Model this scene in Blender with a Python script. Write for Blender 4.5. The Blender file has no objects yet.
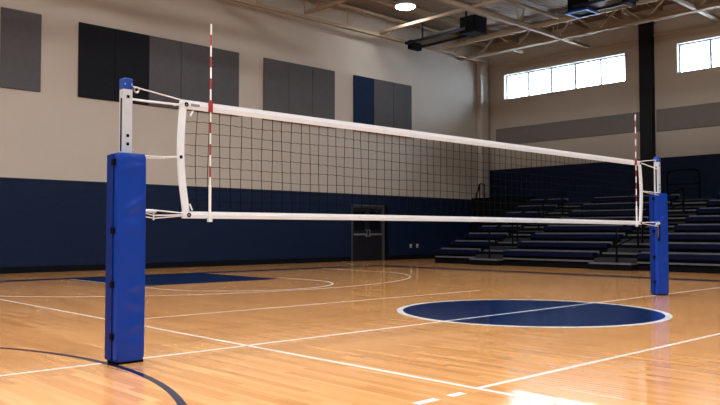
import bpy, bmesh, math, random
from mathutils import Vector, Matrix
random.seed(7)
scn = bpy.context.scene
col = scn.collection
R = math.radians

# ------------------------------------------------------------------ materials
def node_mat(name):
    m = bpy.data.materials.new(name); m.use_nodes = True
    nt = m.node_tree
    return m, nt, nt.nodes['Principled BSDF']

def N(nt, t, **kw):
    n = nt.nodes.new(t)
    for k, v in kw.items():
        setattr(n, k, v)
    return n

def setin(n, **kw):
    for k, v in kw.items():
        n.inputs[k.replace('_', ' ')].default_value = v

def plain(name, c, rough=.5, metal=0, spec=.5, var=.08, scale=6.0, bump=0.0, bscale=60, coat=0):
    """Colour with a faint procedural mottling and an optional fine bump."""
    m, nt, b = node_mat(name)
    tc = N(nt, 'ShaderNodeTexCoord'); no = N(nt, 'ShaderNodeTexNoise')
    setin(no, Scale=scale, Detail=4.0)
    nt.links.new(tc.outputs['Object'], no.inputs['Vector'])
    r = N(nt, 'ShaderNodeValToRGB')
    r.color_ramp.elements[0].position = .3; r.color_ramp.elements[1].position = .7
    r.color_ramp.elements[0].color = tuple(x * (1 - var) for x in c) + (1,)
    r.color_ramp.elements[1].color = tuple(min(1, x * (1 + var)) for x in c) + (1,)
    nt.links.new(no.outputs['Fac'], r.inputs['Fac'])
    nt.links.new(r.outputs['Color'], b.inputs['Base Color'])
    setin(b, Roughness=rough, Metallic=metal); b.inputs['Specular IOR Level'].default_value = spec
    if coat: b.inputs['Coat Weight'].default_value = coat
    if bump:
        n2 = N(nt, 'ShaderNodeTexNoise'); setin(n2, Scale=bscale, Detail=3.0)
        nt.links.new(tc.outputs['Object'], n2.inputs['Vector'])
        bp = N(nt, 'ShaderNodeBump'); setin(bp, Strength=bump, Distance=.01)
        nt.links.new(n2.outputs['Fac'], bp.inputs['Height']); nt.links.new(bp.outputs['Normal'], b.inputs['Normal'])
    return m

def math_node(nt, op, a, b=None):
    n = N(nt, 'ShaderNodeMath', operation=op)
    for i, v in enumerate((a, b)):
        if v is None: continue
        if isinstance(v, (int, float)): n.inputs[i].default_value = v
        else: nt.links.new(v, n.inputs[i])
    return n.outputs[0]

FLOOR_ROUGH = .12
def floor_mat():
    m, nt, b = node_mat('maple_floor')
    geo = N(nt, 'ShaderNodeNewGeometry'); sp = N(nt, 'ShaderNodeSeparateXYZ')
    nt.links.new(geo.outputs['Position'], sp.inputs[0])
    X, Y = sp.outputs['X'], sp.outputs['Y']
    W, L = .068, 1.3
    ci = math_node(nt, 'FLOOR', math_node(nt, 'DIVIDE', X, W))
    wn = N(nt, 'ShaderNodeTexWhiteNoise', noise_dimensions='1D'); nt.links.new(ci, wn.inputs['W'])
    yo = math_node(nt, 'ADD', math_node(nt, 'DIVIDE', Y, L), math_node(nt, 'MULTIPLY', wn.outputs['Value'], 17.0))
    ri = math_node(nt, 'FLOOR', yo)
    cv = N(nt, 'ShaderNodeCombineXYZ'); nt.links.new(ci, cv.inputs[0]); nt.links.new(ri, cv.inputs[1])
    w2 = N(nt, 'ShaderNodeTexWhiteNoise', noise_dimensions='2D'); nt.links.new(cv.outputs[0], w2.inputs['Vector'])
    # grain, stretched along the boards, shifted per board
    gv = N(nt, 'ShaderNodeCombineXYZ')
    nt.links.new(math_node(nt, 'MULTIPLY', X, 26.0), gv.inputs[0])
    nt.links.new(math_node(nt, 'MULTIPLY', Y, 1.3), gv.inputs[1])
    nt.links.new(math_node(nt, 'MULTIPLY', w2.outputs['Value'], 40.0), gv.inputs[2])
    g = N(nt, 'ShaderNodeTexNoise'); setin(g, Scale=1.0, Detail=5.0, Roughness=.6); nt.links.new(gv.outputs[0], g.inputs['Vector'])
    # broad tone patches
    pv = N(nt, 'ShaderNodeTexNoise'); setin(pv, Scale=.35, Detail=2.0); nt.links.new(geo.outputs['Position'], pv.inputs['Vector'])
    mixv = math_node(nt, 'ADD', math_node(nt, 'MULTIPLY', w2.outputs['Value'], .44),
                     math_node(nt, 'ADD', math_node(nt, 'MULTIPLY', g.outputs['Fac'], .40), math_node(nt, 'MULTIPLY', pv.outputs['Fac'], .12)))
    r = N(nt, 'ShaderNodeValToRGB'); e = r.color_ramp.elements
    e[0].position = .12; e[0].color = (.44, .185, .050, 1)
    e[1].position = .92; e[1].color = (.84, .45, .185, 1)
    x = e.new(.5); x.color = (.65, .306, .102, 1)
    nt.links.new(mixv, r.inputs['Fac'])
    # board joints
    fx = math_node(nt, 'FRACT', math_node(nt, 'DIVIDE', X, W)); fy = math_node(nt, 'FRACT', yo)
    j = math_node(nt, 'LESS_THAN', fx, .03)
    mx = N(nt, 'ShaderNodeMix', data_type='RGBA'); nt.links.new(math_node(nt, 'MULTIPLY', j, .4), mx.inputs['Factor'])
    nt.links.new(r.outputs['Color'], mx.inputs['A']); mx.inputs['B'].default_value = (.16, .075, .025, 1)
    nt.links.new(mx.outputs['Result'], b.inputs['Base Color'])
    setin(b, Roughness=FLOOR_ROUGH, IOR=1.5)
    # slightly uneven varnish: each board catches the light a touch differently
    uv = N(nt, 'ShaderNodeCombineXYZ')
    nt.links.new(math_node(nt, 'MULTIPLY', X, 11.0), uv.inputs[0]); nt.links.new(math_node(nt, 'MULTIPLY', Y, 1.0), uv.inputs[1])
    un = N(nt, 'ShaderNodeTexNoise'); setin(un, Scale=1.0, Detail=2.0); nt.links.new(uv.outputs[0], un.inputs['Vector'])
    # every board lies a fraction of a degree off level, and cups a little along its length
    tx = math_node(nt, 'ADD', math_node(nt, 'MULTIPLY', math_node(nt, 'SUBTRACT', w2.outputs['Value'], .5), .026),
                   math_node(nt, 'MULTIPLY', math_node(nt, 'SUBTRACT', un.outputs['Fac'], .5), .022))
    tv = N(nt, 'ShaderNodeCombineXYZ'); nt.links.new(tx, tv.inputs[0]); tv.inputs[2].default_value = 0
    ad = N(nt, 'ShaderNodeVectorMath', operation='ADD'); nt.links.new(geo.outputs['Normal'], ad.inputs[0]); nt.links.new(tv.outputs[0], ad.inputs[1])
    nm = N(nt, 'ShaderNodeVectorMath', operation='NORMALIZE'); nt.links.new(ad.outputs[0], nm.inputs[0])
    nt.links.new(nm.outputs[0], b.inputs['Normal'])
    setin(b, Coat_Weight=.4, Coat_Roughness=.055)
    nt.links.new(nm.outputs[0], b.inputs['Coat Normal'])
    return m

def wall_mat(name, zsplit, upper, lower):
    """Painted block wall: light upper paint, navy wainscot up to zsplit, block courses as bump and darker joints."""
    m, nt, b = node_mat(name)
    geo = N(nt, 'ShaderNodeNewGeometry'); sp = N(nt, 'ShaderNodeSeparateXYZ')
    nt.links.new(geo.outputs['Position'], sp.inputs[0])
    cv = N(nt, 'ShaderNodeCombineXYZ')
    nt.links.new(math_node(nt, 'ADD', sp.outputs['X'], sp.outputs['Y']), cv.inputs[0]); nt.links.new(sp.outputs['Z'], cv.inputs[1])
    br = N(nt, 'ShaderNodeTexBrick'); nt.links.new(cv.outputs[0], br.inputs['Vector'])
    setin(br, Scale=1.0, Mortar_Size=.006, Mortar_Smooth=.3, Brick_Width=.4, Row_Height=.2, Bias=0.0)
    br.inputs['Color1'].default_value = (1, 1, 1, 1); br.inputs['Color2'].default_value = (.93, .93, .93, 1); br.inputs['Mortar'].default_value = (.55, .55, .55, 1)
    no = N(nt, 'ShaderNodeTexNoise'); setin(no, Scale=1.2, Detail=4.0); nt.links.new(geo.outputs['Position'], no.inputs['Vector'])
    ra = N(nt, 'ShaderNodeValToRGB'); ra.color_ramp.elements[0].color = (.94, .94, .94, 1); ra.color_ramp.elements[1].color = (1, 1, 1, 1)
    nt.links.new(no.outputs['Fac'], ra.inputs['Fac'])
    low = N(nt, 'ShaderNodeMix', data_type='RGBA', blend_type='MULTIPLY'); low.inputs['Factor'].default_value = 1
    low.inputs['A'].default_value = lower + (1,); nt.links.new(br.outputs['Color'], low.inputs['B'])
    up = N(nt, 'ShaderNodeMix', data_type='RGBA', blend_type='MULTIPLY'); up.inputs['Factor'].default_value = 1
    up.inputs['A'].default_value = upper + (1,); nt.links.new(ra.outputs['Color'], up.inputs['B'])
    st = math_node(nt, 'GREATER_THAN', sp.outputs['Z'], zsplit)
    mx = N(nt, 'ShaderNodeMix', data_type='RGBA'); nt.links.new(st, mx.inputs['Factor'])
    nt.links.new(low.outputs['Result'], mx.inputs['A']); nt.links.new(up.outputs['Result'], mx.inputs['B'])
    nt.links.new(mx.outputs['Result'], b.inputs['Base Color'])
    setin(b, Roughness=.62); b.inputs['Specular IOR Level'].default_value = .12
    bp = N(nt, 'ShaderNodeBump'); setin(bp, Strength=.25, Distance=.006)
    nt.links.new(br.outputs['Fac'], bp.inputs['Height']); bp.invert = True
    nt.links.new(bp.outputs['Normal'], b.inputs['Normal'])
    return m

def deck_mat():
    m, nt, b = node_mat('roof_deck')
    geo = N(nt, 'ShaderNodeNewGeometry'); wv = N(nt, 'ShaderNodeTexWave', wave_type='BANDS', bands_direction='Y')
    setin(wv, Scale=1.6, Distortion=0.0); nt.links.new(geo.outputs['Position'], wv.inputs['Vector'])
    r = N(nt, 'ShaderNodeValToRGB'); r.color_ramp.elements[0].color = (.15, .105, .06, 1); r.color_ramp.elements[1].color = (.20, .14, .085, 1)
    nt.links.new(wv.outputs['Fac'], r.inputs['Fac']); nt.links.new(r.outputs['Color'], b.inputs['Base Color'])
    setin(b, Roughness=.7)
    bp = N(nt, 'ShaderNodeBump'); setin(bp, Strength=.6, Distance=.05)
    nt.links.new(wv.outputs['Fac'], bp.inputs['Height']); nt.links.new(bp.outputs['Normal'], b.inputs['Normal'])
    return m

def glass_mat():
    m = bpy.data.materials.new('window_glass'); m.use_nodes = True
    nt = m.node_tree; nt.nodes.clear()
    o = N(nt, 'ShaderNodeOutputMaterial'); t = N(nt, 'ShaderNodeBsdfTransparent'); g = N(nt, 'ShaderNodeBsdfGlossy')
    t.inputs['Color'].default_value = (.95, .97, 1, 1); g.inputs['Roughness'].default_value = .02
    f = N(nt, 'ShaderNodeFresnel'); f.inputs['IOR'].default_value = 1.45
    mx = N(nt, 'ShaderNodeMixShader')
    nt.links.new(f.outputs[0], mx.inputs[0]); nt.links.new(t.outputs[0], mx.inputs[1]); nt.links.new(g.outputs[0], mx.inputs[2])
    nt.links.new(mx.outputs[0], o.inputs['Surface'])
    return m

def emit_mat(name, c, s):
    m, nt, b = node_mat(name)
    b.inputs['Base Color'].default_value = (.9, .9, .9, 1)
    b.inputs['Emission Color'].default_value = c + (1,); b.inputs['Emission Strength'].default_value = s
    return m

def paint(name, c):
    m = plain(name, c, rough=FLOOR_ROUGH, var=.05, scale=3, spec=.5)
    return m

BEIGE = (.345, .302, .255); NAVY = (.0017, .0075, .026)
M = dict(
    floor=floor_mat(),
    wall_end=wall_mat('end_wall_paint', 2.49, BEIGE, NAVY),
    wall_side=wall_mat('side_wall_paint', 3.82, BEIGE, (.0013, .0072, .025)),
    wall_back=wall_mat('back_wall_paint', 2.49, BEIGE, NAVY),
    deck=deck_mat(), glass=glass_mat(),
    steel=plain('cream_painted_steel', (.27, .215, .15), .75, spec=.15, var=.05),
    beige_steel=plain('beige_painted_steel', BEIGE, .4, var=.03),
    black_steel=plain('black_painted_steel', (.004, .005, .008), .6, spec=.2),
    black=plain('black_matte', (.002, .002, .0025), .8, spec=.06),
    panel_grey=plain('grey_fabric', (.064, .063, .066), .9, var=.05, spec=.1, bump=.2, bscale=150),
    panel_black=plain('charcoal_fabric', (.0075, .0082, .011), .9, var=.05, spec=.1, bump=.2, bscale=150),
    panel_navy=plain('navy_fabric', (.006, .014, .036), .9, var=.05, spec=.1, bump=.2, bscale=150),
    strip_grey=plain('grey_band_fabric', (.13, .122, .116), .9, var=.04, spec=.1),
    blue_vinyl=plain('royal_blue_vinyl', (.0008, .034, .29), .36, spec=.3, var=.05, scale=4, bump=.10, bscale=9),
    blue_dark=plain('royal_blue_edge', (.001, .018, .16), .5, spec=.15, var=.05),
    blue_cap=plain('blue_plastic', (.003, .042, .30), .35),
    alu=plain('brushed_aluminium', (.50, .55, .62), .4, metal=.2, var=.04, scale=20),
    chrome=plain('steel_hardware', (.55, .55, .56), .3, metal=.9),
    tape=plain('white_net_tape', (.63, .70, .78), .7, var=.03, scale=30),
    cord=plain('black_net_cord', (.004, .004, .005), .9, spec=.05),
    rope=plain('white_rope', (.58, .60, .62), .8, var=.1, scale=80),
    red=plain('red_stripe', (.30, .012, .02), .5), white=plain('white_stripe', (.80, .80, .79), .4),
    brown=plain('brown_strap', (.10, .045, .025), .8), label=plain('grey_label', (.20, .21, .23), .6),
    line_white=paint('white_court_paint', (.66, .65, .63)),
    line_blue=paint('navy_court_paint', (.004, .015, .064)),
    line_navy=paint('dark_navy_court_paint', (.008, .013, .045)),
    seat=plain('navy_seat_plastic', (.0018, .0036, .017), .65, var=.06, spec=.06),
    alu_dull=plain('grey_aluminium_nosing', (.085, .086, .096), .6, spec=.12, var=.15, scale=2),
    tread=plain('grey_tread', (.022, .022, .026), .7, spec=.08, var=.1),
    deckdark=plain('dark_bleacher_frame', (.0016, .0018, .0026), .8, spec=.08),
    winframe=plain('pale_window_frame', (.30, .36, .42), .4, var=.03),
    sill=plain('white_reveal_paint', (.75, .77, .80), .6, var=.02),
    door=plain('dark_door_steel', (.006, .007, .010), .45, spec=.2), doorglass=plain('dark_door_glass', (.004, .0045, .006), .15, spec=.2),
    doorframe=plain('grey_door_frame', (.035, .035, .04), .5),
    board=plain('pale_backboard', (.13, .125, .12), .6, spec=.15, var=.05),
    lampbody=plain('white_lamp_body', (.6, .58, .55), .5),
    lens=emit_mat('lamp_lens', (.95, .975, 1.0), 105.0), lens_fill=emit_mat('fill_lamp_lens', (.95, .975, 1.0), 34.0), lens_dim=emit_mat('dimmed_lamp_lens', (.95, .975, 1.0), 18.0),  # the middle strength serves only the two added fill lamps
    plate=plain('pale_outlet_plate', (.30, .31, .33), .5),
    conc=plain('painted_base', (.003, .0033, .005), .8, spec=.05),
)

# ------------------------------------------------------------------ mesh building
class MB:
    def __init__(s): s.v = []; s.f = []; s.mi = []
    def add(s, vs, fs, mi=0):
        o = len(s.v); s.v += [tuple(v) for v in vs]
        for f in fs: s.f.append([o + i for i in f]); s.mi.append(mi)
    def box(s, x0, x1, y0, y1, z0, z1, mi=0):
        vs = [(x, y, z) for z in (z0, z1) for y in (y0, y1) for x in (x0, x1)]
        s.add(vs, [(0, 2, 3, 1), (4, 5, 7, 6), (0, 1, 5, 4), (2, 6, 7, 3), (0, 4, 6, 2), (1, 3, 7, 5)], mi); return s
    def prism(s, poly, z0, z1, mi=0):
        n = len(poly)
        vs = [(x, y, z0) for x, y in poly] + [(x, y, z1) for x, y in poly]
        fs = [tuple(range(n - 1, -1, -1)), tuple(range(n, 2 * n))] + [(i, (i + 1) % n, n + (i + 1) % n, n + i) for i in range(n)]
        s.add(vs, fs, mi); return s
    def extrude_y(s, prof, y0, y1, mi=0):
        """A closed (x, z) profile carried from y0 to y1."""
        n = len(prof)
        vs = [(x, y0, z) for x, z in prof] + [(x, y1, z) for x, z in prof]
        fs = [tuple(range(n)), tuple(range(2 * n - 1, n - 1, -1))] + [(i, n + i, n + (i + 1) % n, (i + 1) % n) for i in range(n)]
        s.add(vs, fs, mi); return s
    def tube(s, pts, r, n=8, mi=0, closed=False):
        pts = [Vector(p) for p in pts]; m = len(pts); rings = []
        up = Vector((0, 0, 1))
        for i, p in enumerate(pts):
            a = pts[(i - 1) % m] if (i or closed) else p; b = pts[(i + 1) % m] if (i < m - 1 or closed) else p
            t = (b - a).normalized()
            u = t.cross(up)
            if u.length < .05: u = t.cross(Vector((0, 1, 0)))
            u.normalize(); w = u.cross(t)
            rings.append([p + r * (math.cos(2 * math.pi * (k + .5) / n) * u + math.sin(2 * math.pi * (k + .5) / n) * w) for k in range(n)])
        vs = [v for ring in rings for v in ring]; fs = []
        for i in range(m if closed else m - 1):
            j = (i + 1) % m
            for k in range(n):
                fs.append((i * n + k, i * n + (k + 1) % n, j * n + (k + 1) % n, j * n + k))
        if not closed:
            fs += [tuple(range(n - 1, -1, -1)), tuple((m - 1) * n + k for k in range(n))]
        s.add(vs, fs, mi); return s
    def lathe(s, prof, c, n=24, mi=0):
        """(r, z) profile spun round the vertical through c."""
        vs = []; fs = []
        for r, z in prof:
            for k in range(n):
                a = 2 * math.pi * k / n
                vs.append((c[0] + r * math.cos(a), c[1] + r * math.sin(a), c[2] + z))
        for i in range(len(prof) - 1):
            for k in range(n):
                fs.append((i * n + k, i * n + (k + 1) % n, (i + 1) * n + (k + 1) % n, (i + 1) * n + k))
        fs += [tuple(range(n - 1, -1, -1)), tuple((len(prof) - 1) * n + k for k in range(n))]
        s.add(vs, fs, mi); return s
    def build(s, name, mats, parent=None, origin=None, bevel=0, smooth=False):
        if not isinstance(mats, (list, tuple)): mats = [mats]
        if parent is not None:
            root = parent
            while root.parent: root = root.parent
            o = Vector(root.location)
        elif origin is None:
            xs, ys, zs = zip(*s.v); o = Vector(((min(xs) + max(xs)) / 2, (min(ys) + max(ys)) / 2, min(zs)))
        else: o = Vector(origin)
        me = bpy.data.meshes.new(name)
        me.from_pydata([Vector(v) - o for v in s.v], [], s.f)
        for m in mats: me.materials.append(m)
        for p, k in zip(me.polygons, s.mi): p.material_index = k; p.use_smooth = smooth
        bm = bmesh.new(); bm.from_mesh(me); bmesh.ops.recalc_face_normals(bm, faces=bm.faces); bm.to_mesh(me); bm.free()
        ob = bpy.data.objects.new(name, me); col.objects.link(ob)
        if parent is not None: ob.parent = parent
        else: ob.location = o
        if bevel:
            b = ob.modifiers.new('bevel', 'BEVEL'); b.width = bevel; b.segments = 2; b.limit_method = 'ANGLE'; b.angle_limit = R(40)
        return ob

def tag(o, label, cat, group=None):
    o['label'] = label; o['category'] = cat
    if group: o['group'] = group
    return o
def thing(name, loc, label, cat, group=None, rz=0):
    o = bpy.data.objects.new(name, None); col.objects.link(o); o.location = loc; o.rotation_euler.z = rz
    o.empty_display_size = .2
    return tag(o, label, cat, group)
def struct(o, label=None):
    o['kind'] = 'structure'
    if label: o['label'] = label
    return o
def copy_tree(o, parent=None):
    kids = [k for k in o.children]
    c = o.copy(); col.objects.link(c)
    if parent is not None: c.parent = parent
    for k in kids: copy_tree(k, c)
    return c
def box(*a): return MB().box(*a)

# ------------------------------------------------------------------ camera
CAM = (0, -6.023, 1.0716); YAW, PITCH, F = .815184, .038912, 762.59
cam = bpy.data.objects.new('camera', bpy.data.cameras.new('camera')); col.objects.link(cam)
cam.location = CAM; cam.rotation_euler = (math.pi / 2 + PITCH, 0, YAW - math.pi / 2)
cam.data.sensor_width = 36; cam.data.lens = F / 720 * 36; cam.data.clip_end = 200
scn.camera = cam

# ------------------------------------------------------------------ room shell
XL, XR, YB, YE = -6.0, 27.37, -15.0, 14.63      # near side, bleacher side, behind the camera, end wall
ZC = 9.45
floor = struct(box(XL - .3, XR + .3, YB - .3, YE + .3, -.2, 0).build('floor', M['floor'], origin=(0, 0, 0)), 'polished maple gym floor with court markings')
ceiling = struct(box(XL - .3, XR + .3, YB - .3, YE + .3, ZC, ZC + .2).build('ceiling', M['deck'], origin=(0, 0, ZC)))
# end wall with the doorway opening
DX0, DX1, DZ = 19.02, 20.95, 2.10
m = MB()
m.box(XL - .3, DX0, YE, YE + .3, 0, ZC); m.box(DX1, XR + .3, YE, YE + .3, 0, ZC); m.box(DX0, DX1, YE, YE + .3, DZ, ZC); m.box(DX0, DX1, YE + .28, YE + .3, 0, DZ)
struct(m.build('wall_left', M['wall_end'], origin=(10, YE, 0)))
# bleacher-side wall with two strip windows
WINS = [(8.17, 13.82, 6.87, 7.98), (.50, 6.15, 6.87, 7.95)]
m = MB()
zs0, zs1 = 6.87, 7.96
m.box(XR, XR + .3, YB - .3, YE + .3, 0, zs0); m.box(XR, XR + .3, YB - .3, YE + .3, zs1, ZC)
ys = [YB - .3, .50, 6.15, 8.17, 13.82, YE + .3]
for a, b in ((0, 1), (2, 3), (4, 5)): m.box(XR, XR + .3, ys[a], ys[b], zs0, zs1)
struct(m.build('wall_right', M['wall_side'], origin=(XR, 0, 0)))
struct(box(XL - .3, XL, YB - .3, YE + .3, 0, ZC).build('wall_near', M['wall_back']))
struct(box(XL - .3, XR + .3, YB - .3, YB, 0, ZC).build('wall_back', M['wall_back']))
struct(box(XL, DX0 - .06, YE - .025, YE, 0, .17).build('baseboard_left', M['conc']))
struct(box(DX1 + .06, XR, YE - .025, YE, 0, .17).build('baseboard_end', M['conc']))
struct(box(XR - .05, XR, YB, YE, 8.38, 8.44).build('trim_1', M['beige_steel']))
struct(box(26.50, 27.0, YE - .22, YE - .001, .17, 8.62).build('corner_column', M['beige_steel'], bevel=.02), 'beige boxed column in the corner beside the strip window')

def window(name, y0, y1):
    g = struct(thing(name, (XR + .12, (y0 + y1) / 2, zs0), 'strip window', 'window'))
    del g['category'], g['label']
    f = MB()
    fx0, fx1 = XR + .20, XR + .27
    f.box(fx0, fx1, y0, y1, zs0, zs0 + .05); f.box(fx0, fx1, y0, y1, zs1 - .06, zs1)
    f.box(fx0, fx1, y0, y0 + .05, zs0 + .05, zs1 - .06); f.box(fx0, fx1, y1 - .05, y1, zs0 + .05, zs1 - .06)
    f.build('window_frame', M['winframe'], g)
    n = 5; st = (y1 - y0) / n
    for k in range(1, n): box(fx0, fx1, y0 + k * st - .04, y0 + k * st + .04, zs0 + .05, zs1 - .06).build('mullion', M['winframe'], g)
    for k in range(n):
        a = y0 + k * st + (.05 if k == 0 else .04); b = y0 + (k + 1) * st - (.05 if k == n - 1 else .04)
        box(XR + .23, XR + .238, a, b, zs0 + .05, zs1 - .06).build('pane', M['glass'], g)
    s = MB(); s.box(XR - .02, XR + .20, y0, y1, zs0, zs0 + .02); s.build('window_sill', M['sill'], g)
    r = MB(); r.box(XR, XR + .20, y1 - .012, y1, zs0 + .02, zs1); r.box(XR, XR + .20, y0, y0 + .012, zs0 + .02, zs1); r.box(XR, XR + .20, y0 + .012, y1 - .012, zs1 - .012, zs1)
    r.build('reveal', M['sill'], g)
window('window_1', 8.17, 13.82)
window('window_2', .50, 6.15)

# double door in its recess
d = struct(thing('door_1', ((DX0 + DX1) / 2, YE + .1, 0), '', '')); del d['category'], d['label']
f = MB(); f.box(DX0, DX0 + .06, YE - .02, YE + .2, 0, DZ); f.box(DX1 - .30, DX1 - .22, YE - .02, YE + .2, 0, DZ); f.box(DX0 + .06, DX1 - .30, YE - .02, YE + .2, DZ - .08, DZ)
f.build('door_frame', M['doorframe'], d)
box(DX1 - .22, DX1, YE + .0, YE + .2, 0, DZ).build('recess_shade', M['black'], d)  # black box standing in for the shade of the door recess
xa, xb = DX0 + .06, DX1 - .30; xm = (xa + xb) / 2
for i, (a, b) in enumerate(((xa, xm - .006), (xm + .006, xb))):
    lf = box(a, b, YE + .05, YE + .10, .01, DZ - .08).build('door_leaf', M['door'], d, bevel=.004)
    box(a + .12, b - .12, YE + .042, YE + .052, 1.15, 1.85).build('glass_panel', M['doorglass'], lf)
    box(a + .06, b - .06, YE - .03, YE + .0, .96, 1.02).build('push_bar', M['chrome'], lf, bevel=.006)
    xh = b - .07 if i == 0 else a + .07
    MB().tube([(xh, YE + .05, .92), (xh, YE - .03, .92), (xh, YE - .03, 1.16), (xh, YE + .05, 1.16)], .014, 8).build('pull_handle', M['chrome'], lf)
    box(a + .03, b - .06, YE + .03, YE + .05, 1.97, 2.0).build('door_closer', M['doorframe'], lf)

# outlets
for x in (22.22, 22.60):
    t = thing('wall_outlet', (x, YE, .46), 'pale outlet plate on the navy wall nearest the dark double door' if x < 22.4 else 'pale outlet plate on the navy wall nearest the bleachers', 'outlet', 'outlets low on the navy end wall')
    box(x - .06, x + .06, YE - .012, YE, .46, .60).build('plate', M['plate'], t, bevel=.004)
    box(x - .025, x + .025, YE - .016, YE - .01, .485, .525).build('socket', M['black'], t)

# ------------------------------------------------------------------ acoustic panels
PZ0, PZ1 = 4.82, 6.91
def apanel(x0, w, mat, label):
    o = box(x0 + .004, x0 + w - .004, YE - .055, YE - .001, PZ0, PZ1).build('acoustic_baffle', M[mat], bevel=.012)
    tag(o, label, 'wall panel', 'acoustic panels on the end wall')
apanel(6.64, 1.04, 'panel_grey', 'lone grey fabric acoustic panel standing apart from the rest of the row')
w = 1.064
apanel(8.70, w, 'panel_black', 'charcoal fabric acoustic panel at the outer end of the five-panel row')
apanel(8.70 + w, w, 'panel_black', 'charcoal fabric acoustic panel touching the grey ones in the five-panel row')
for k, s in enumerate(('first grey acoustic panel beside the charcoal pair', 'middle grey acoustic panel of the three beside the charcoal pair', 'third grey acoustic panel counted from the charcoal pair, at the row end')):
    apanel(8.70 + (2 + k) * w, w, 'panel_grey', s)
for k, s in enumerate(('grey acoustic panel of the all-grey trio, end next to the charcoal group', 'middle panel of the all-grey trio of acoustic panels', 'grey acoustic panel of the all-grey trio, end next to the navy panel')):
    apanel(15.0 + k * 1.056, 1.056, 'panel_grey', s)
for k, (mt, s) in enumerate((('panel_navy', 'navy blue fabric acoustic panel above the double door'), ('panel_grey', 'grey acoustic panel directly beside the navy one'), ('panel_grey', 'last grey acoustic panel of the end wall, nearest the room corner'))):
    apanel(19.1 + k * 1.05, 1.05, mt, s)
# grey band along the bleacher wall
tag(box(XR - .05, XR - .001, 7.48, 14.24, 4.87, 5.61).build('acoustic_band', M['strip_grey'], bevel=.01), 'long grey band panel under the window between corner and dark column', 'wall panel', 'grey bands on the bleacher wall')
tag(box(XR - .05, XR - .001, -4.0, 6.94, 4.80, 5.62).build('acoustic_band', M['strip_grey'], bevel=.01), 'long grey band panel on the far side of the dark column from the corner', 'wall panel', 'grey bands on the bleacher wall')

# ------------------------------------------------------------------ roof steel
def joist(y, x0, x1, z0, z1, nodes, label):
    """Bar joist along x: two chord bars and a zigzag of web rods."""
    m = MB()
    m.box(x0, x1, y - .07, y + .07, z0 - .05, z0 + .05)
    m.box(x0, min(x1, 27.3), y - .07, y + .07, z1 - .05, z1 + .05)
    for xa, xt, xu in nodes:
        m.tube([(xa, y, z0), (xt, y, z1)], .022, 6); m.tube([(xa, y, z0), (xu, y, z1)], .022, 6)
    return struct(m.build('roof_beam', M['steel'], origin=((x0 + x1) / 2, y, z0)), label)
nd = [(16.45 + 2.0 * k, 16.45 + 2.0 * k - .02, 16.45 + 2.0 * k + .85) for k in range(-10, 5)]
joist(14.2, XL, 26.45, 8.48, 9.22, nd, 'cream bar joist running along the end wall')
nd = [(25.0 + 2.3 * k, 24.7 + 2.3 * k, 25.3 + 2.3 * k) for k in range(-12, 1)]
joist(9.72, XL, 27.36, 8.48, 9.22, nd, 'cream bar joist crossing the gym to the strip window wall')
nd = [(25.0 + 2.3 * k, 24.7 + 2.3 * k, 25.3 + 2.3 * k) for k in range(-12, 1)]
joist(4.55, XL, 27.30, 8.48, 9.22, nd, 'cream bar joist nearer the second strip window')
for y in (.0, -4.6, -9.2): joist(y, XL, 27.30, 8.48, 9.22, nd, 'cream bar joist over the near half of the court')
# light cross members along y
for k in range(-6, 2):
    x = 20.05 + 3.63 * k
    if x > 24: continue
    struct(box(x - .06, x + .06, YB, 14.13, 8.54, 8.64).build('roof_beam', M['steel']), 'thin cream cross member')
# girder along y on the column line
m = MB()
m.box(25.22, 25.30, YB, 14.6, 8.40, 8.50); m.box(25.36, 25.44, YB, 14.6, 8.40, 8.50)
m.box(25.2, 25.46, YB, 14.6, 9.12, 9.24)
k = 13.6
while k > YB:
    m.tube([(25.33, k, 8.46), (25.33, k - .9, 9.16)], .035, 6); m.tube([(25.33, k - .9, 9.16), (25.33, k - 1.8, 8.46)], .035, 6); k -= 1.8
struct(m.build('roof_beam', M['steel'], origin=(25.33, 0, 8.4)), 'cream steel girder parallel to the bleacher wall')
struct(box(25.46, 26.18, 11.98, 12.1, 8.43, 8.52).build('roof_beam', M['steel']), 'short stub brace')
# purlins under the deck
for y in (13.1, 11.5, 8.3, 6.7, 3.2, 1.6, -1.6, -3.2, -6.2, -7.7, -10.8, -12.4):
    box(XL, XR - .01, y - .06, y + .06, 9.27, ZC).build('purlin', M['steel'], ceiling)
# dark column on the bleacher wall with its bracket
cb = MB().box(27.10, 27.369, 7.0, 7.44, 0, 8.86)
cb.box(27.07, 27.10, 6.98, 7.46, 0, 8.86); cb.box(27.0, 27.37, 6.93, 7.51, 8.86, 8.90)
struct(cb.build('steel_column', M['black_steel'], origin=(27.2, 7.2, 0)), 'dark steel column between the two strip windows')
m = MB(); m.box(25.46, 27.3, 7.12, 7.30, 8.91, 9.03)
struct(m.build('roof_beam', M['steel'], origin=(26.4, 7.2, 8.4)), 'cream bracket from the girder to the dark column')

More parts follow.
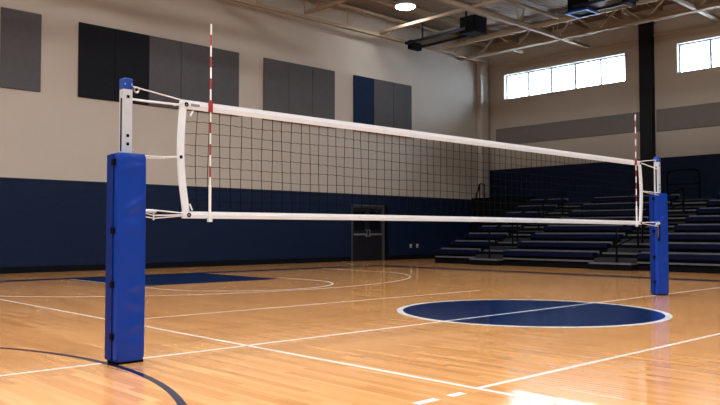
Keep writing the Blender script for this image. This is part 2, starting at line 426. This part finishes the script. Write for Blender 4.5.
# ------------------------------------------------------------------ lamps
def make_lamp(loc, label, lens):
    x, y, z = loc
    t = thing('ceiling_light', loc, label, 'light', 'round high-bay ceiling lights')
    MB().lathe([(.10, .30), (.16, .26), (.20, .10), (.36, .05), (.37, .0)], (x, y, z), 28).build('housing', M['lampbody'], t, smooth=True)
    MB().lathe([(.345, .0), (.345, -.02), (.28, -.05), (.05, -.06)], (x, y, z), 28).build('diffuser', M[lens], t)
    MB().tube([(x, y, z + .3), (x, y, ZC)], .02, 8).build('stem', M['lampbody'], t)
    return t
lamp = make_lamp((19.55, 12.38, 9.08), 'round high-bay light in view under the roof deck over the double door', 'lens_dim')
fill_lamp = make_lamp((18.3, 6.0, 9.08), 'added fill light shaped as a high-bay lamp nearest the bleachers, above the view', 'lens_fill')  # unseen lamp, added to brighten the bleacher-side wall
fill_lamp_near = copy_tree(fill_lamp); fill_lamp_near.location = (18.3, -.5, 9.08); fill_lamp_near['label'] = 'added fill light shaped as a high-bay lamp by the bleachers, nearer the camera, above the view'  # second added fill lamp for the same wall
lamp2 = make_lamp((3.5, 6.8, 9.08), 'round high-bay ceiling light above the court, above the view', 'lens')
grp = 'round high-bay ceiling lights'
for x in (3.5, 11.5, -3.5):
    for y in (6.8, 1.3, -4.2, -10.2):
        if (x, y) == (3.5, 6.8): continue
        c = copy_tree(lamp2); c.location = (x, y, 9.08)
        c['label'] = 'round high-bay ceiling light above the court, above the view'

# ------------------------------------------------------------------ folded backstops
def backstop(x, y0, y1, zb, label, blue):
    t = thing('folded_backstop', (x, (y0 + y1) / 2, zb), label, 'basketball backstop', 'folded basketball backstops under the roof')
    f = MB()
    f.box(x - .45, x - .37, y0, y1, zb + .10, zb + .2); f.box(x + .37, x + .45, y0, y1, zb + .10, zb + .2)
    for yy in (y0 + .1, y1 - .1): f.box(x - .37, x + .37, yy - .05, yy + .05, zb + .10, zb + .2)
    f.build('frame', M['black_steel'], t)
    box(x - .32, x + .32, y0 + .9, y1 - .35, zb + .16, zb + .19).build('backboard', M['board'], t)
    hy, sg, hh = (y1 - .1, -1, .92) if blue else (y0 - .02, 1, .62)
    box(x - .36, x + .36, hy - .34, hy + .34, zb + .02, zb + hh).build('head_box', M['black'], t, bevel=.02)
    if blue:
        p = MB()
        p.box(x - .40, x + .40, hy - .40, hy - .33, zb - .02, zb + .06); p.box(x - .40, x + .40, hy + .33, hy + .40, zb - .02, zb + .06)
        p.box(x - .40, x - .33, hy - .33, hy + .33, zb - .02, zb + .06); p.box(x + .33, x + .40, hy - .33, hy + .33, zb - .02, zb + .06)
        p.build('edge_padding', M['blue_dark'], t)
    ty = y0 + .1 if blue else y1 - .1
    box(x - .3, x + .3, ty - .1, ty + .1, zb - .05, zb + .28).build('tail_box', M['black'], t)
    for yy in (y0 + .3, y1 - .5):
        MB().tube([(x, yy, zb + .2), (x, yy, 9.3)], .04, 8).build('hanger', M['black_steel'], t)
    MB().tube([(x - .1, y0 + .35, zb + .34), (x - .1, y0 + 1.5, zb + .34)], .07, 10).build('winch_tube', M['board'], t, smooth=True)
backstop(21.75, 11.1, 14.05, 8.22, 'black folded backstop frame hung over the corner by the double door', False)
backstop(22.72, 5.5, 7.35, 8.38, 'black folded backstop with blue edged padding hung beside the dark column', True)

# ------------------------------------------------------------------ court markings (paint on the floor)
lift = [0.0006]
def mark(name, m, mat, label=None):
    o = m.build(name, M[mat], floor)
    if label: o['label'] = label
    return o
def flat(poly, z): return MB().prism(poly, .0001, z)
def rect(x0, x1, y0, y1, z): return MB().box(x0, x1, y0, y1, .0001, z)
def ring(cx, cy, a, b, w, t0, t1, n, z, mb=None):
    mb = mb or MB()
    for i in range(n):
        ta = t0 + (t1 - t0) * i / n; tb = t0 + (t1 - t0) * (i + 1) / n
        p = [(cx + (a + s) * math.cos(t), cy + (b + s) * math.sin(t)) for s, t in ((w / 2, ta), (w / 2, tb), (-w / 2, tb), (-w / 2, ta))]
        mb.prism(p, .0001, z)
    return mb
CX = 8.82
disc = MB().prism([(CX + 1.72 * math.cos(2 * math.pi * i / 96), -.02 + 1.72 * math.sin(2 * math.pi * i / 96)) for i in range(96)], .0001, .0006)
mark('centre_disc', disc, 'line_blue', 'solid navy centre circle of the court')
mark('centre_ring', ring(CX, -.02, 1.76, 1.76, .085, 0, 2 * math.pi, 96, .0008), 'line_white', 'white ring round the centre circle')
mark('key_area', rect(7.08, 10.72, 8.0, 11.2, .0006), 'line_blue', 'solid navy key in front of the end wall')
k = ring(9.08, 7.25, 1.92, 1.92, .06, math.pi, 2 * math.pi, 40, .0008)
k.box(7.13, 7.19, 7.25, 11.2, .0001, .0008); k.box(10.97, 11.03, 7.25, 8.5, .0001, .0008)
mark('free_throw_line', k, 'line_white')
k = ring(9.35, 9.0, 5.35, 3.9, .05, math.pi, 2 * math.pi, 72, .0009)
k.box(3.975, 4.025, 9.0, 11.2, .0001, .0009); k.box(14.675, 14.725, 9.0, 11.2, .0001, .0009)
mark('three_point_line', k, 'line_white')
mark('baseline', rect(.2, 16.95, 11.2, 11.75, .0007), 'line_blue', 'navy baseline band at the end wall')
bl = MB(); bl.box(16.95, 17.55, 11.2, 11.75, .0001, .0007); bl.box(16.95, 17.55, YB + 2, 11.2, .0001, .0007)
mark('boundary_line', bl, 'line_navy', 'dark navy boundary line of the basketball court')
# volleyball lines
mark('centre_line', rect(-6, 24 - 6.5, -.021, .021, .0012), 'line_white')
mark('attack_line', rect(4.2, 13.2, -2.75, -2.71, .0012), 'line_white')
dl = MB()
for a, b in ((3.88, 4.02), (3.55, 3.75), (3.05, 3.3), (2.6, 2.8)): dl.box(a, b, -2.79, -2.73, .0001, .0012)
mark('attack_line_dashes', dl, 'line_white')
mark('attack_line', rect(4.2, 11.3, 2.725, 2.76, .0012), 'line_white')
mark('volleyball_sideline', rect(4.185, 4.225, -9, 9, .0014), 'line_white')
mark('court_arc', ring(-1.23, -.2, 4.03, 4.03, .055, -1.3, 1.3, 80, .0013), 'line_navy', 'thin navy arc passing the post foot')

# ------------------------------------------------------------------ bleachers
BX, RUN, RISE, Z0, NR = 20.2, .78, .265, .48, 8
def row(i): return BX + RUN * i, Z0 + RISE * i
def bleacher(y0, y1, label, end_cap=None):
    t = thing('bleacher_section', (BX + 3.2, (y0 + y1) / 2, 0), label, 'bleachers', 'bleacher sections along the window wall')
    prof = [(BX + .04, 0.0)]
    for i in range(NR):
        x, z = row(i)
        prof += [(x + .04, z - .16), (x + RUN + .04, z - .16)]
    prof += [(26.95, Z0 + RISE * (NR - 1) - .16), (26.95, 0)]
    MB().extrude_y(prof, y0, y1).build('frame', M['deckdark'], t)
    MB().box(BX - .03, BX + .02, y0, y1, .205, .25).build('kick_rail', M['alu_dull'], t)
    for i in range(NR):
        x, z = row(i)
        MB().box(x - .04, x + .26, y0 + .01, y1 - .01, z - .15, z).build('seat', M['seat'], t, bevel=.022)
        MB().box(x + .27, x + .31, y0, y1, z - .05, z + .045).build('nosing', M['alu_dull'], t)
    if end_cap:
        e = MB(); pr = [(BX + .02, 0)]
        for i in range(NR):
            x, z = row(i); pr += [(x + .02, z - .1), (x + RUN + .02, z - .1)]
        pr += [(26.95, Z0 + RISE * (NR - 1) - .1), (26.95, 0)]
        e.extrude_y(pr, end_cap - .03, end_cap + .03).build('end_panel', M['deckdark'], t)
    return t
lsec = bleacher(9.84, 11.55, 'short navy bleacher section between the first aisle and the room corner', 11.59)
msec = bleacher(5.49, 8.71, 'navy bleacher section between the two stepped aisles')
bleacher(-2.0, 4.17, 'long navy bleacher section past the aisle behind the far net post')
# rear walkway in the corner and its guard rail
wk = thing('corner_platform', (26.4, 13.2, 0), 'dark raised platform filling the corner behind the bleacher end', 'platform', None)
m = MB().box(25.75, 26.46, 11.65, 14.36, 0, 2.46); m.build('body', M['deckdark'], wk)
MB().box(25.72, 26.46, 11.65, 14.36, 2.46, 2.52).build('top', M['deckdark'], wk)
gr = MB().tube([(25.84, 14.2, 2.52), (25.86, 14.2, 2.70), (25.98, 14.2, 2.80), (26.02, 14.2, 2.95), (26.06, 14.2, 3.10), (26.14, 14.2, 3.14), (26.42, 14.2, 3.14), (26.42, 14.2, 2.52)], .03, 8).build('guard_rail', M['black'], wk)
MB().tube([(26.1, 14.2, 2.52), (26.1, 14.2, 3.11)], .025, 8).build('rail_post', M['black'], gr)
zt = Z0 + RISE * 7 - .16
gr = MB().tube([(26.5, 5.05, zt), (26.5, 5.05, 3.10), (26.5, 5.09, 3.2), (26.5, 5.2, 3.24), (26.5, 6.0, 3.24), (26.5, 6.13, 3.2), (26.5, 6.18, 3.10), (26.5, 6.18, zt)], .035, 8).build('guard_rail', M['black'], msec)
MB().tube([(26.5, 5.08, 2.75), (26.5, 6.15, 2.75)], .025, 8).build('midrail', M['black'], gr)
# aisles
def aisle(y0, y1, nm, where):
    t = thing('aisle_stairs', (BX + 3, (y0 + y1) / 2, 0), 'grey stepped aisle through the dark bleachers ' + where, 'stairs', 'stepped aisles in the bleachers')
    prof = [(BX + .06, 0)]
    for i in range(NR):
        x, z = row(i); prof += [(x + .06, z - .2), (x + RUN + .06, z - .2)]
    prof += [(26.95, Z0 + RISE * 7 - .2), (26.95, 0)]
    MB().extrude_y(prof, y0 + .005, y1 - .005).build('frame', M['deckdark'], t)
    for i in range(NR):
        x, z = row(i)
        MB().box(x + .02, x + RUN - .32, y0 + .01, y1 - .01, z - .2, z - .15).build('tread', M['tread'], t)
        ya, yb = (y0 + .12, y1 - .02) if i else (y0 + .02, y1 - .02)
        st = MB().box(x - .30, x + .06, ya, yb, (z - .2 - RISE if i else .0), z - .315)
        s = st.build('step', M['deckdark'], t)
        MB().box(x - .32, x + .05, ya - .01, yb + .01, z - .315, z - .27).build('nosing', M['alu_dull'], s)
        if i < 3: MB().box(x - .03, x + .0, y0 + .35 if i else y0 + .02, y1 - .02, z - .26, z - .2).build('riser_plate', M['tread'], s)
    yc = (y0 + y1) / 2 - .1
    for k, i in enumerate((0, 2, 4)):
        xa, za = row(i); xb, zb = row(i + 1)
        za = za - .3; zb = zb - .2
        h = MB().tube([(xa - .1, yc, za + .02), (xa - .1, yc, za + .84), (xa - .07, yc, za + .93), (xa, yc, za + .98), (xb + .3, yc, zb + .9), (xb + .38, yc, zb + .84), (xb + .4, yc, zb + .75), (xb + .4, yc, zb + .05)], .028, 8).build('handrail', M['black'], t)
        MB().tube([(xa - .1, yc, za + .5), (xb + .4, yc, zb + .42)], .02, 8).build('crossbar', M['black'], h)
aisle(8.71, 9.84, 0, 'nearer the end wall')
aisle(4.17, 5.49, 1, 'behind the far net post')

# ------------------------------------------------------------------ net posts, pads
def make_post(x, y, label, rz=0):
    t = thing('net_post', (x, y, 0), label, 'net post', 'square aluminium volleyball posts')
    h = .041
    p = MB().box(x - h, x + h, y - h, y + h, .012, 2.295).build('pole', M['alu'], t, bevel=.006)
    gm = MB().box(x - h - .002, x - h + .001, y - .012, y + .012, 1.75, 2.2); gm.build('track_slot', M['black'], p)
    for zz in (1.80, 1.87, 2.20):
        MB().box(x - .012, x + .012, y - h - .003, y - h + .001, zz, zz + .025).build('sticker', M['black'], p)
    c = MB().box(x - h - .003, x + h + .003, y - h - .003, y + h + .003, 2.27, 2.37)
    c.build('cap', M['blue_cap'], t, bevel=.012)
    for dx in (-.03, .03):
        MB().box(x + dx - .006, x + dx + .006, y - h - .006, y - h - .001, 2.31, 2.325).build('rivet', M['chrome'], t)
    MB().box(x - .1, x + .1, y - .1, y + .08, 0.0015, .012).build('base_plate', M['black'], t)
    return t
PX, QX = 2.955, 12.70
make_post(PX, 0, 'square aluminium net post with blue cap and royal blue pad nearer the camera')
make_post(QX, 0, 'square aluminium net post with blue cap and royal blue pad in front of the bleachers')

def pulley(post, x, sx):
    r = MB()
    r.tube([(x + sx * .09 + .022 * math.cos(a * math.pi / 8), -.01, 2.285 + .022 * math.sin(a * math.pi / 8)) for a in range(16)], .008, 6, closed=True)
    return r.build('pulley', M['chrome'], post, smooth=True)
posts = [o for o in bpy.data.objects if o.name.startswith('net_post')]
posts.sort(key=lambda o: o.location.x)
pulley(posts[0], PX, 1); pulley(posts[1], QX, -1)

def make_pad(post, cx, cy, rz, hi, w=.262, dd=.19, top=1.735):
    """Foam pad wrapped round the post: a hollow U of soft vinyl with a closing flap on its side."""
    rng = random.Random(hi)
    # front and two sides as one wrapped shell with gentle creases on the front
    bm = bmesh.new()
    nx, nz = 14, 60
    x0, x1, y0, y1 = -w / 2, w / 2, -dd / 2, dd / 2
    rc = .018
    ringp = []
    def arc(ax, ay, a0, a1, n=5): return [(ax + rc * math.cos(a0 + (a1 - a0) * i / n), ay + rc * math.sin(a0 + (a1 - a0) * i / n)) for i in range(n + 1)]
    ringp += arc(x0 + rc, y0 + rc, math.pi, 1.5 * math.pi)
    ringp += [(x0 + rc + (x1 - x0 - 2 * rc) * i / nx, y0) for i in range(1, nx)]
    ringp += arc(x1 - rc, y0 + rc, 1.5 * math.pi, 2 * math.pi)
    ringp += [(x1, y0 + rc + (y1 - y0 - 2 * rc) * i / 5) for i in range(1, 5)]
    ringp += arc(x1 - rc, y1 - rc, 0, .5 * math.pi)
    ringp += [(x1 - rc - (x1 - x0 - 2 * rc) * i / 5, y1) for i in range(1, 5)]
    ringp += arc(x0 + rc, y1 - rc, .5 * math.pi, math.pi)
    ringp += [(x0, y1 - rc - (y1 - y0 - 2 * rc) * i / 5) for i in range(1, 5)]
    creases = [(1.28, .5, .035, .010), (1.12, -.25, .03, .006), (.62, .35, .04, .007), (.50, -.3, .04, .006), (.30, .3, .04, .007), (1.60, .15, .02, .008), (.16, -.2, .03, .005)]
    def disp(x, y, z):
        if y > y0 + .004: return 0
        f = (x - x0) / w; dsp = .004 * math.sin(z * 9 + x * 14) * math.sin(f * math.pi)
        for zc, sl, wd, amp in creases:
            q = (z - zc - sl * x) / wd
            dsp += 1.7 * amp * math.exp(-q * q) * math.exp(-((f - .55) / .33) ** 2)
        return dsp
    n = len(ringp); vs = []; fs = []
    for j in range(nz + 1):
        z = .02 + (top - .02) * j / nz
        e = min(z - .02, top - z); ins = .010 * math.exp(-e / .012)
        for x, y in ringp:
            bulge = .004 * math.sin(math.pi * j / nz)
            s = 1 - ins / (w / 2)
            vs.append((x * s, y * s - disp(x, y, z) - (bulge if y < y0 + .01 else 0), z))
    for j in range(nz):
        for i in range(n):
            fs.append((j * n + i, j * n + (i + 1) % n, (j + 1) * n + (i + 1) % n, (j + 1) * n + i))
    # hollow core
    q = .062; core = [(-q, -q), (q, -q), (q, q), (-q, q)]
    o = len(vs)
    for z in (.02, top):
        vs += [(x, y, z) for x, y in core]
    for i in range(4): fs.append((o + (i + 1) % 4, o + i, o + 4 + i, o + 4 + (i + 1) % 4))
    # caps between shell and core
    def cap(base, cb, flip):
        for i in range(n):
            a, b = base + i, base + (i + 1) % n
            def near(p): return min(range(4), key=lambda k: (vs[p][0] - core[k][0]) ** 2 + (vs[p][1] - core[k][1]) ** 2)
            ka, kb = cb + near(a), cb + near(b)
            f = [a, b, kb] if ka == kb else [a, b, kb, ka]
            fs.append(tuple(reversed(f)) if flip else tuple(f))
    cap(0, o, True); cap(nz * n, o + 4, False)
    mb = MB(); mb.add(vs, fs)
    sh = mb.build('pad', M['blue_vinyl'], origin=(0, 0, 0), smooth=True); t = sh
    t['label'] = 'royal blue padded vinyl sleeve'
    e = sh.modifiers.new('split', 'EDGE_SPLIT'); e.split_angle = R(50)
    fl = MB().box(x0 - .012, x0 + .004, y0 + .075, y1 - .0, .03, top - .01).build('side_flap', M['blue_dark'], t, bevel=.004)
    for zz in (.20, .62, 1.06, 1.62):
        MB().box(x0 - .016, x0 - .002, y0 + .05, y0 + .10, zz, zz + .05).build('closure_strap', M['black'], t)
    sm = MB(); sm.tube([(x0 + .012, y0 + .004, .03), (x0 + .012, y0 + .004, top - .02)], .0035, 5); sm.build('seam', M['blue_dark'], t)
    MB().box(x0 + .01, x1 - .006, y0 + .012, y1 - .01, .0015, .022).build('base_edge', M['black'], t)
    t.parent = post; t.location = (cx - post.location.x, cy - post.location.y, 0); t.rotation_euler.z = rz
    return t
make_pad(posts[0], 2.935, -.085, 0, 3, w=.25, top=1.722)
make_pad(posts[1], QX - .02, -.03, R(-27), 5, w=.225, dd=.18, top=1.735)

# ------------------------------------------------------------------ net
NX0, NX1, NT, NBm = 3.50, 12.08, 2.255, 1.195
net = thing('volleyball_net', ((NX0 + NX1) / 2, 0, NBm), 'black mesh volleyball net with white bands strung between the two padded posts', 'net')
def band(z0f, h, name, y=.011):
    m = MB(); n = 60; vs = []; fs = []
    for i in range(n + 1):
        x = NX0 + (NX1 - NX0) * i / n; z = z0f(x)
        for yy, zz in ((-y, z - h), (y, z - h), (y * 1.2, z - h * .5), (y, z), (-y, z), (-y * 1.5, z - h * .5)): vs.append((x, yy, zz))
    for i in range(n):
        for k in range(6): fs.append((i * 6 + k, i * 6 + (k + 1) % 6, (i + 1) * 6 + (k + 1) % 6, (i + 1) * 6 + k))
    fs += [tuple(range(5, -1, -1)), tuple(n * 6 + k for k in range(6))]
    m.add(vs, fs); return m.build(name, M['tape'], net)
topz = lambda x: NT
botz = lambda x: NBm + .062 + .008 * math.sin((x - NX0) / (NX1 - NX0) * math.pi)
band(topz, .078, 'top_band'); band(botz, .062, 'bottom_band')
def side_x(u, s):
    """x of the side band at height fraction u (0 bottom, 1 top): it is pulled outward at mid height by its tie."""
    if s < 0: return 3.545 - .045 * u - .042 * math.sin(math.pi * u) ** 1.2 * 1.0 if u < 1 else 3.50
    return 12.055 + .0 * u + .055 * math.sin(math.pi * u)
def side_band(s):
    m = MB(); n = 24; vs = []; fs = []; w = .03
    for i in range(n + 1):
        u = i / n; z = NBm + (NT - NBm) * u; x = side_x(u, s)
        for dx, dy in ((-w, -.014), (w, -.014), (w, .014), (-w, .014)): vs.append((x + dx, dy, z))
    for i in range(n):
        for k in range(4): fs.append((i * 4 + k, i * 4 + (k + 1) % 4, (i + 1) * 4 + (k + 1) % 4, (i + 1) * 4 + k))
    fs += [(3, 2, 1, 0), tuple(n * 4 + k for k in range(4))]
    m.add(vs, fs); return m.build('side_band', M['tape'], net)
side_band(-1); side_band(1)
# mesh
m = MB(); rc = .0030
zs_lo, zs_hi = NBm + .062, NT - .078
def sway(x, z):
    u = (z - NBm) / (NT - NBm); b = math.sin(math.pi * u)
    return .018 * b * math.exp(-(x - NX0) / .5) * -1 + .05 * b * 0
nv = 71
for i in range(1, nv):
    x = NX0 + .03 + (NX1 - NX0 - .06) * i / nv
    pts = [(x + sway(x, z) + .006 * math.sin(i * 2.1 + z * 5), .003 * math.sin(i * 1.3 + z * 4), z) for z in [zs_lo - .02 + (zs_hi - zs_lo + .04) * k / 10 for k in range(11)]]
    m.tube(pts, rc, 4)
nh = 9
for j in range(1, nh):
    zb = zs_lo + (zs_hi - zs_lo) * j / nh
    pts = []
    for i in range(161):
        x = NX0 + .0 + (NX1 - NX0) * i / 160
        edge = math.exp(-(x - NX0) / .35) + math.exp(-(NX1 - x) / .35)
        pts.append((x, .003 * math.sin(i * .8 + j), zb - .020 * edge * (j / nh) + .004 * math.sin(i * math.pi / 1.0 + j) + .006 * math.sin(i * .23 + j * 1.7)))
    m.tube(pts, rc, 4)
m.build('netting', M['cord'], net)
# corner fittings
def ring_part(x, z, r=.014):
    return MB().tube([(x + r * math.cos(a * math.pi / 8), -.018, z + r * math.sin(a * math.pi / 8)) for a in range(16)], .007, 6, closed=True).build('grommet', M['black'], net)
ring_part(3.525, 2.215); ring_part(3.56, 1.225); ring_part(3.475, 1.74, .009)
ring_part(12.06, 2.215); ring_part(12.06, 1.225)
for s, xx in ((1, 3.60), (-1, 12.0)):
    for z0, z1 in ((1.26, 1.34), (2.17, 2.10)):
        MB().tube([(xx - s * .035, -.016, (z1 + z0) / 2 + (z1 - z0) * .3), (xx - s * .008, -.016, z0 + (z1 - z0) * .1)], .009, 6).build('corner_strap', M['tape'], net)
MB().box(3.57, 3.66, -.0185, -.0155, 2.205, 2.228).build('maker_label', M['label'], net)
# cables and ties
def rope(pts, r=.006, name='tie_rope', mat='rope'):
    return MB().tube(pts, r, 6).build(name, M[mat], net)
pe = PX + .046; qe = QX - .046
rope([(pe - .02, -.01, 2.315), (pe + .04, -.01, 2.305), (NX0 + .02, 0, 2.247)], .006, 'top_cable')
rope([(pe, -.01, 2.200), (pe + .1, -.01, 2.198), (NX0 - .03, -.01, 2.205)], .010, 'tie_strap', 'tape')
rope([(NX0 - .10, -.012, 2.192), (NX0 + .0, -.012, 2.225)], .008)
rope([(3.065, -.06, 1.718), (3.30, -.03, 1.728), (3.44, 0, 1.742)], .006)
rope([(3.065, -.05, 1.700), (3.30, -.03, 1.716), (3.44, 0, 1.737)], .006)
rope([(3.075, -.10, 1.26), (3.16, -.06, 1.262), (3.55, 0, 1.238)], .006)
rope([(3.075, -.10, 1.235), (3.20, -.05, 1.215), (3.55, 0, 1.225)], .006)
rope([(3.075, -.10, 1.205), (3.20, -.05, 1.190), (3.54, 0, 1.22)], .005)
MB().tube([(3.075, -.10, 1.25), (3.21, -.055, 1.248)], .014, 8).build('tensioner', M['alu'], net)
MB().tube([(3.19, -.06, 1.175), (3.19, -.06, 1.262)], .007, 6).build('toggle', M['tape'], net)
rope([(3.075, -.10, 1.19), (3.085, -.10, 1.12), (3.08, -.10, 1.06)], .011, 'loose_strap', 'brown')
rope([(qe + .02, -.01, 2.315), (NX1 - .02, 0, 2.247)], .006, 'top_cable')
rope([(qe, -.01, 2.16), (NX1 + .0, -.01, 2.225)], .010, 'tie_strap', 'tape')
rope([(QX - .14, -.1, 1.735), (12.12, 0, 1.76)], .006)
rope([(QX - .12, -.08, 1.700), (12.12, 0, 1.75)], .006)
rope([(QX - .15, -.10, 1.24), (12.06, 0, 1.232)], .007)
rope([(QX - .15, -.10, 1.17), (12.3, -.05, 1.19), (12.06, 0, 1.225)], .007)
MB().tube([(QX - .24, -.08, 1.20), (QX - .16, -.10, 1.22)], .02, 8).build('tensioner', M['alu'], net)
rope([(QX - .175, -.09, 1.20), (QX - .18, -.09, 1.10), (QX - .178, -.09, .98)], .014, 'loose_strap', 'brown')
rope([(QX - .165, -.095, 1.22), (QX - .17, -.095, .92)], .018, 'loose_strap', 'black')

# antennas
def antenna(x, zt, label):
    t = thing('net_antenna', (x, -.028, 1.17), label, 'antenna', 'striped net antennas')
    z = 1.17; y = -.028; r = .0078
    m = MB(); n = 18; hgt = (zt - z) / n
    for i in range(n): m.tube([(x, y, z + i * hgt), (x, y, z + (i + 1) * hgt)], r, 8, mi=(i % 2))
    m.build('rod', [M['red'], M['white']], t)
    MB().tube([(x, y, 1.19), (x, y, 1.50)], .0125, 8).build('sleeve', M['white'], t)
    MB().box(x - .02, x + .02, y - .014, y + .014, 1.165, 1.21).build('foot_clip', M['tape'], t)
    MB().box(x - .016, x + .016, y - .014, y + .014, 2.17, 2.27).build('top_clip', M['red'], t)
antenna(3.768, 2.985, 'red and white striped antenna on the net beside the nearer post')
antenna(11.885, 3.01, 'red and white striped antenna on the net beside the farther post')

# ------------------------------------------------------------------ daylight and view
w = bpy.data.worlds.new('daylight'); scn.world = w; w.use_nodes = True
bg = w.node_tree.nodes['Background']; bg.inputs['Color'].default_value = (.72, .86, 1.0, 1); bg.inputs['Strength'].default_value = 9.5
scn.view_settings.view_transform = 'Standard'; scn.view_settings.look = 'None'
scn.view_settings.gamma = 1; scn.view_settings.use_curve_mapping = False
scn.view_settings.exposure = 1.92
scn.cycles.use_denoising = True
scn.cycles.max_bounces = 10; scn.cycles.diffuse_bounces = 6; scn.cycles.glossy_bounces = 4; scn.cycles.transparent_max_bounces = 8
scn.cycles.sample_clamp_indirect = 2.5
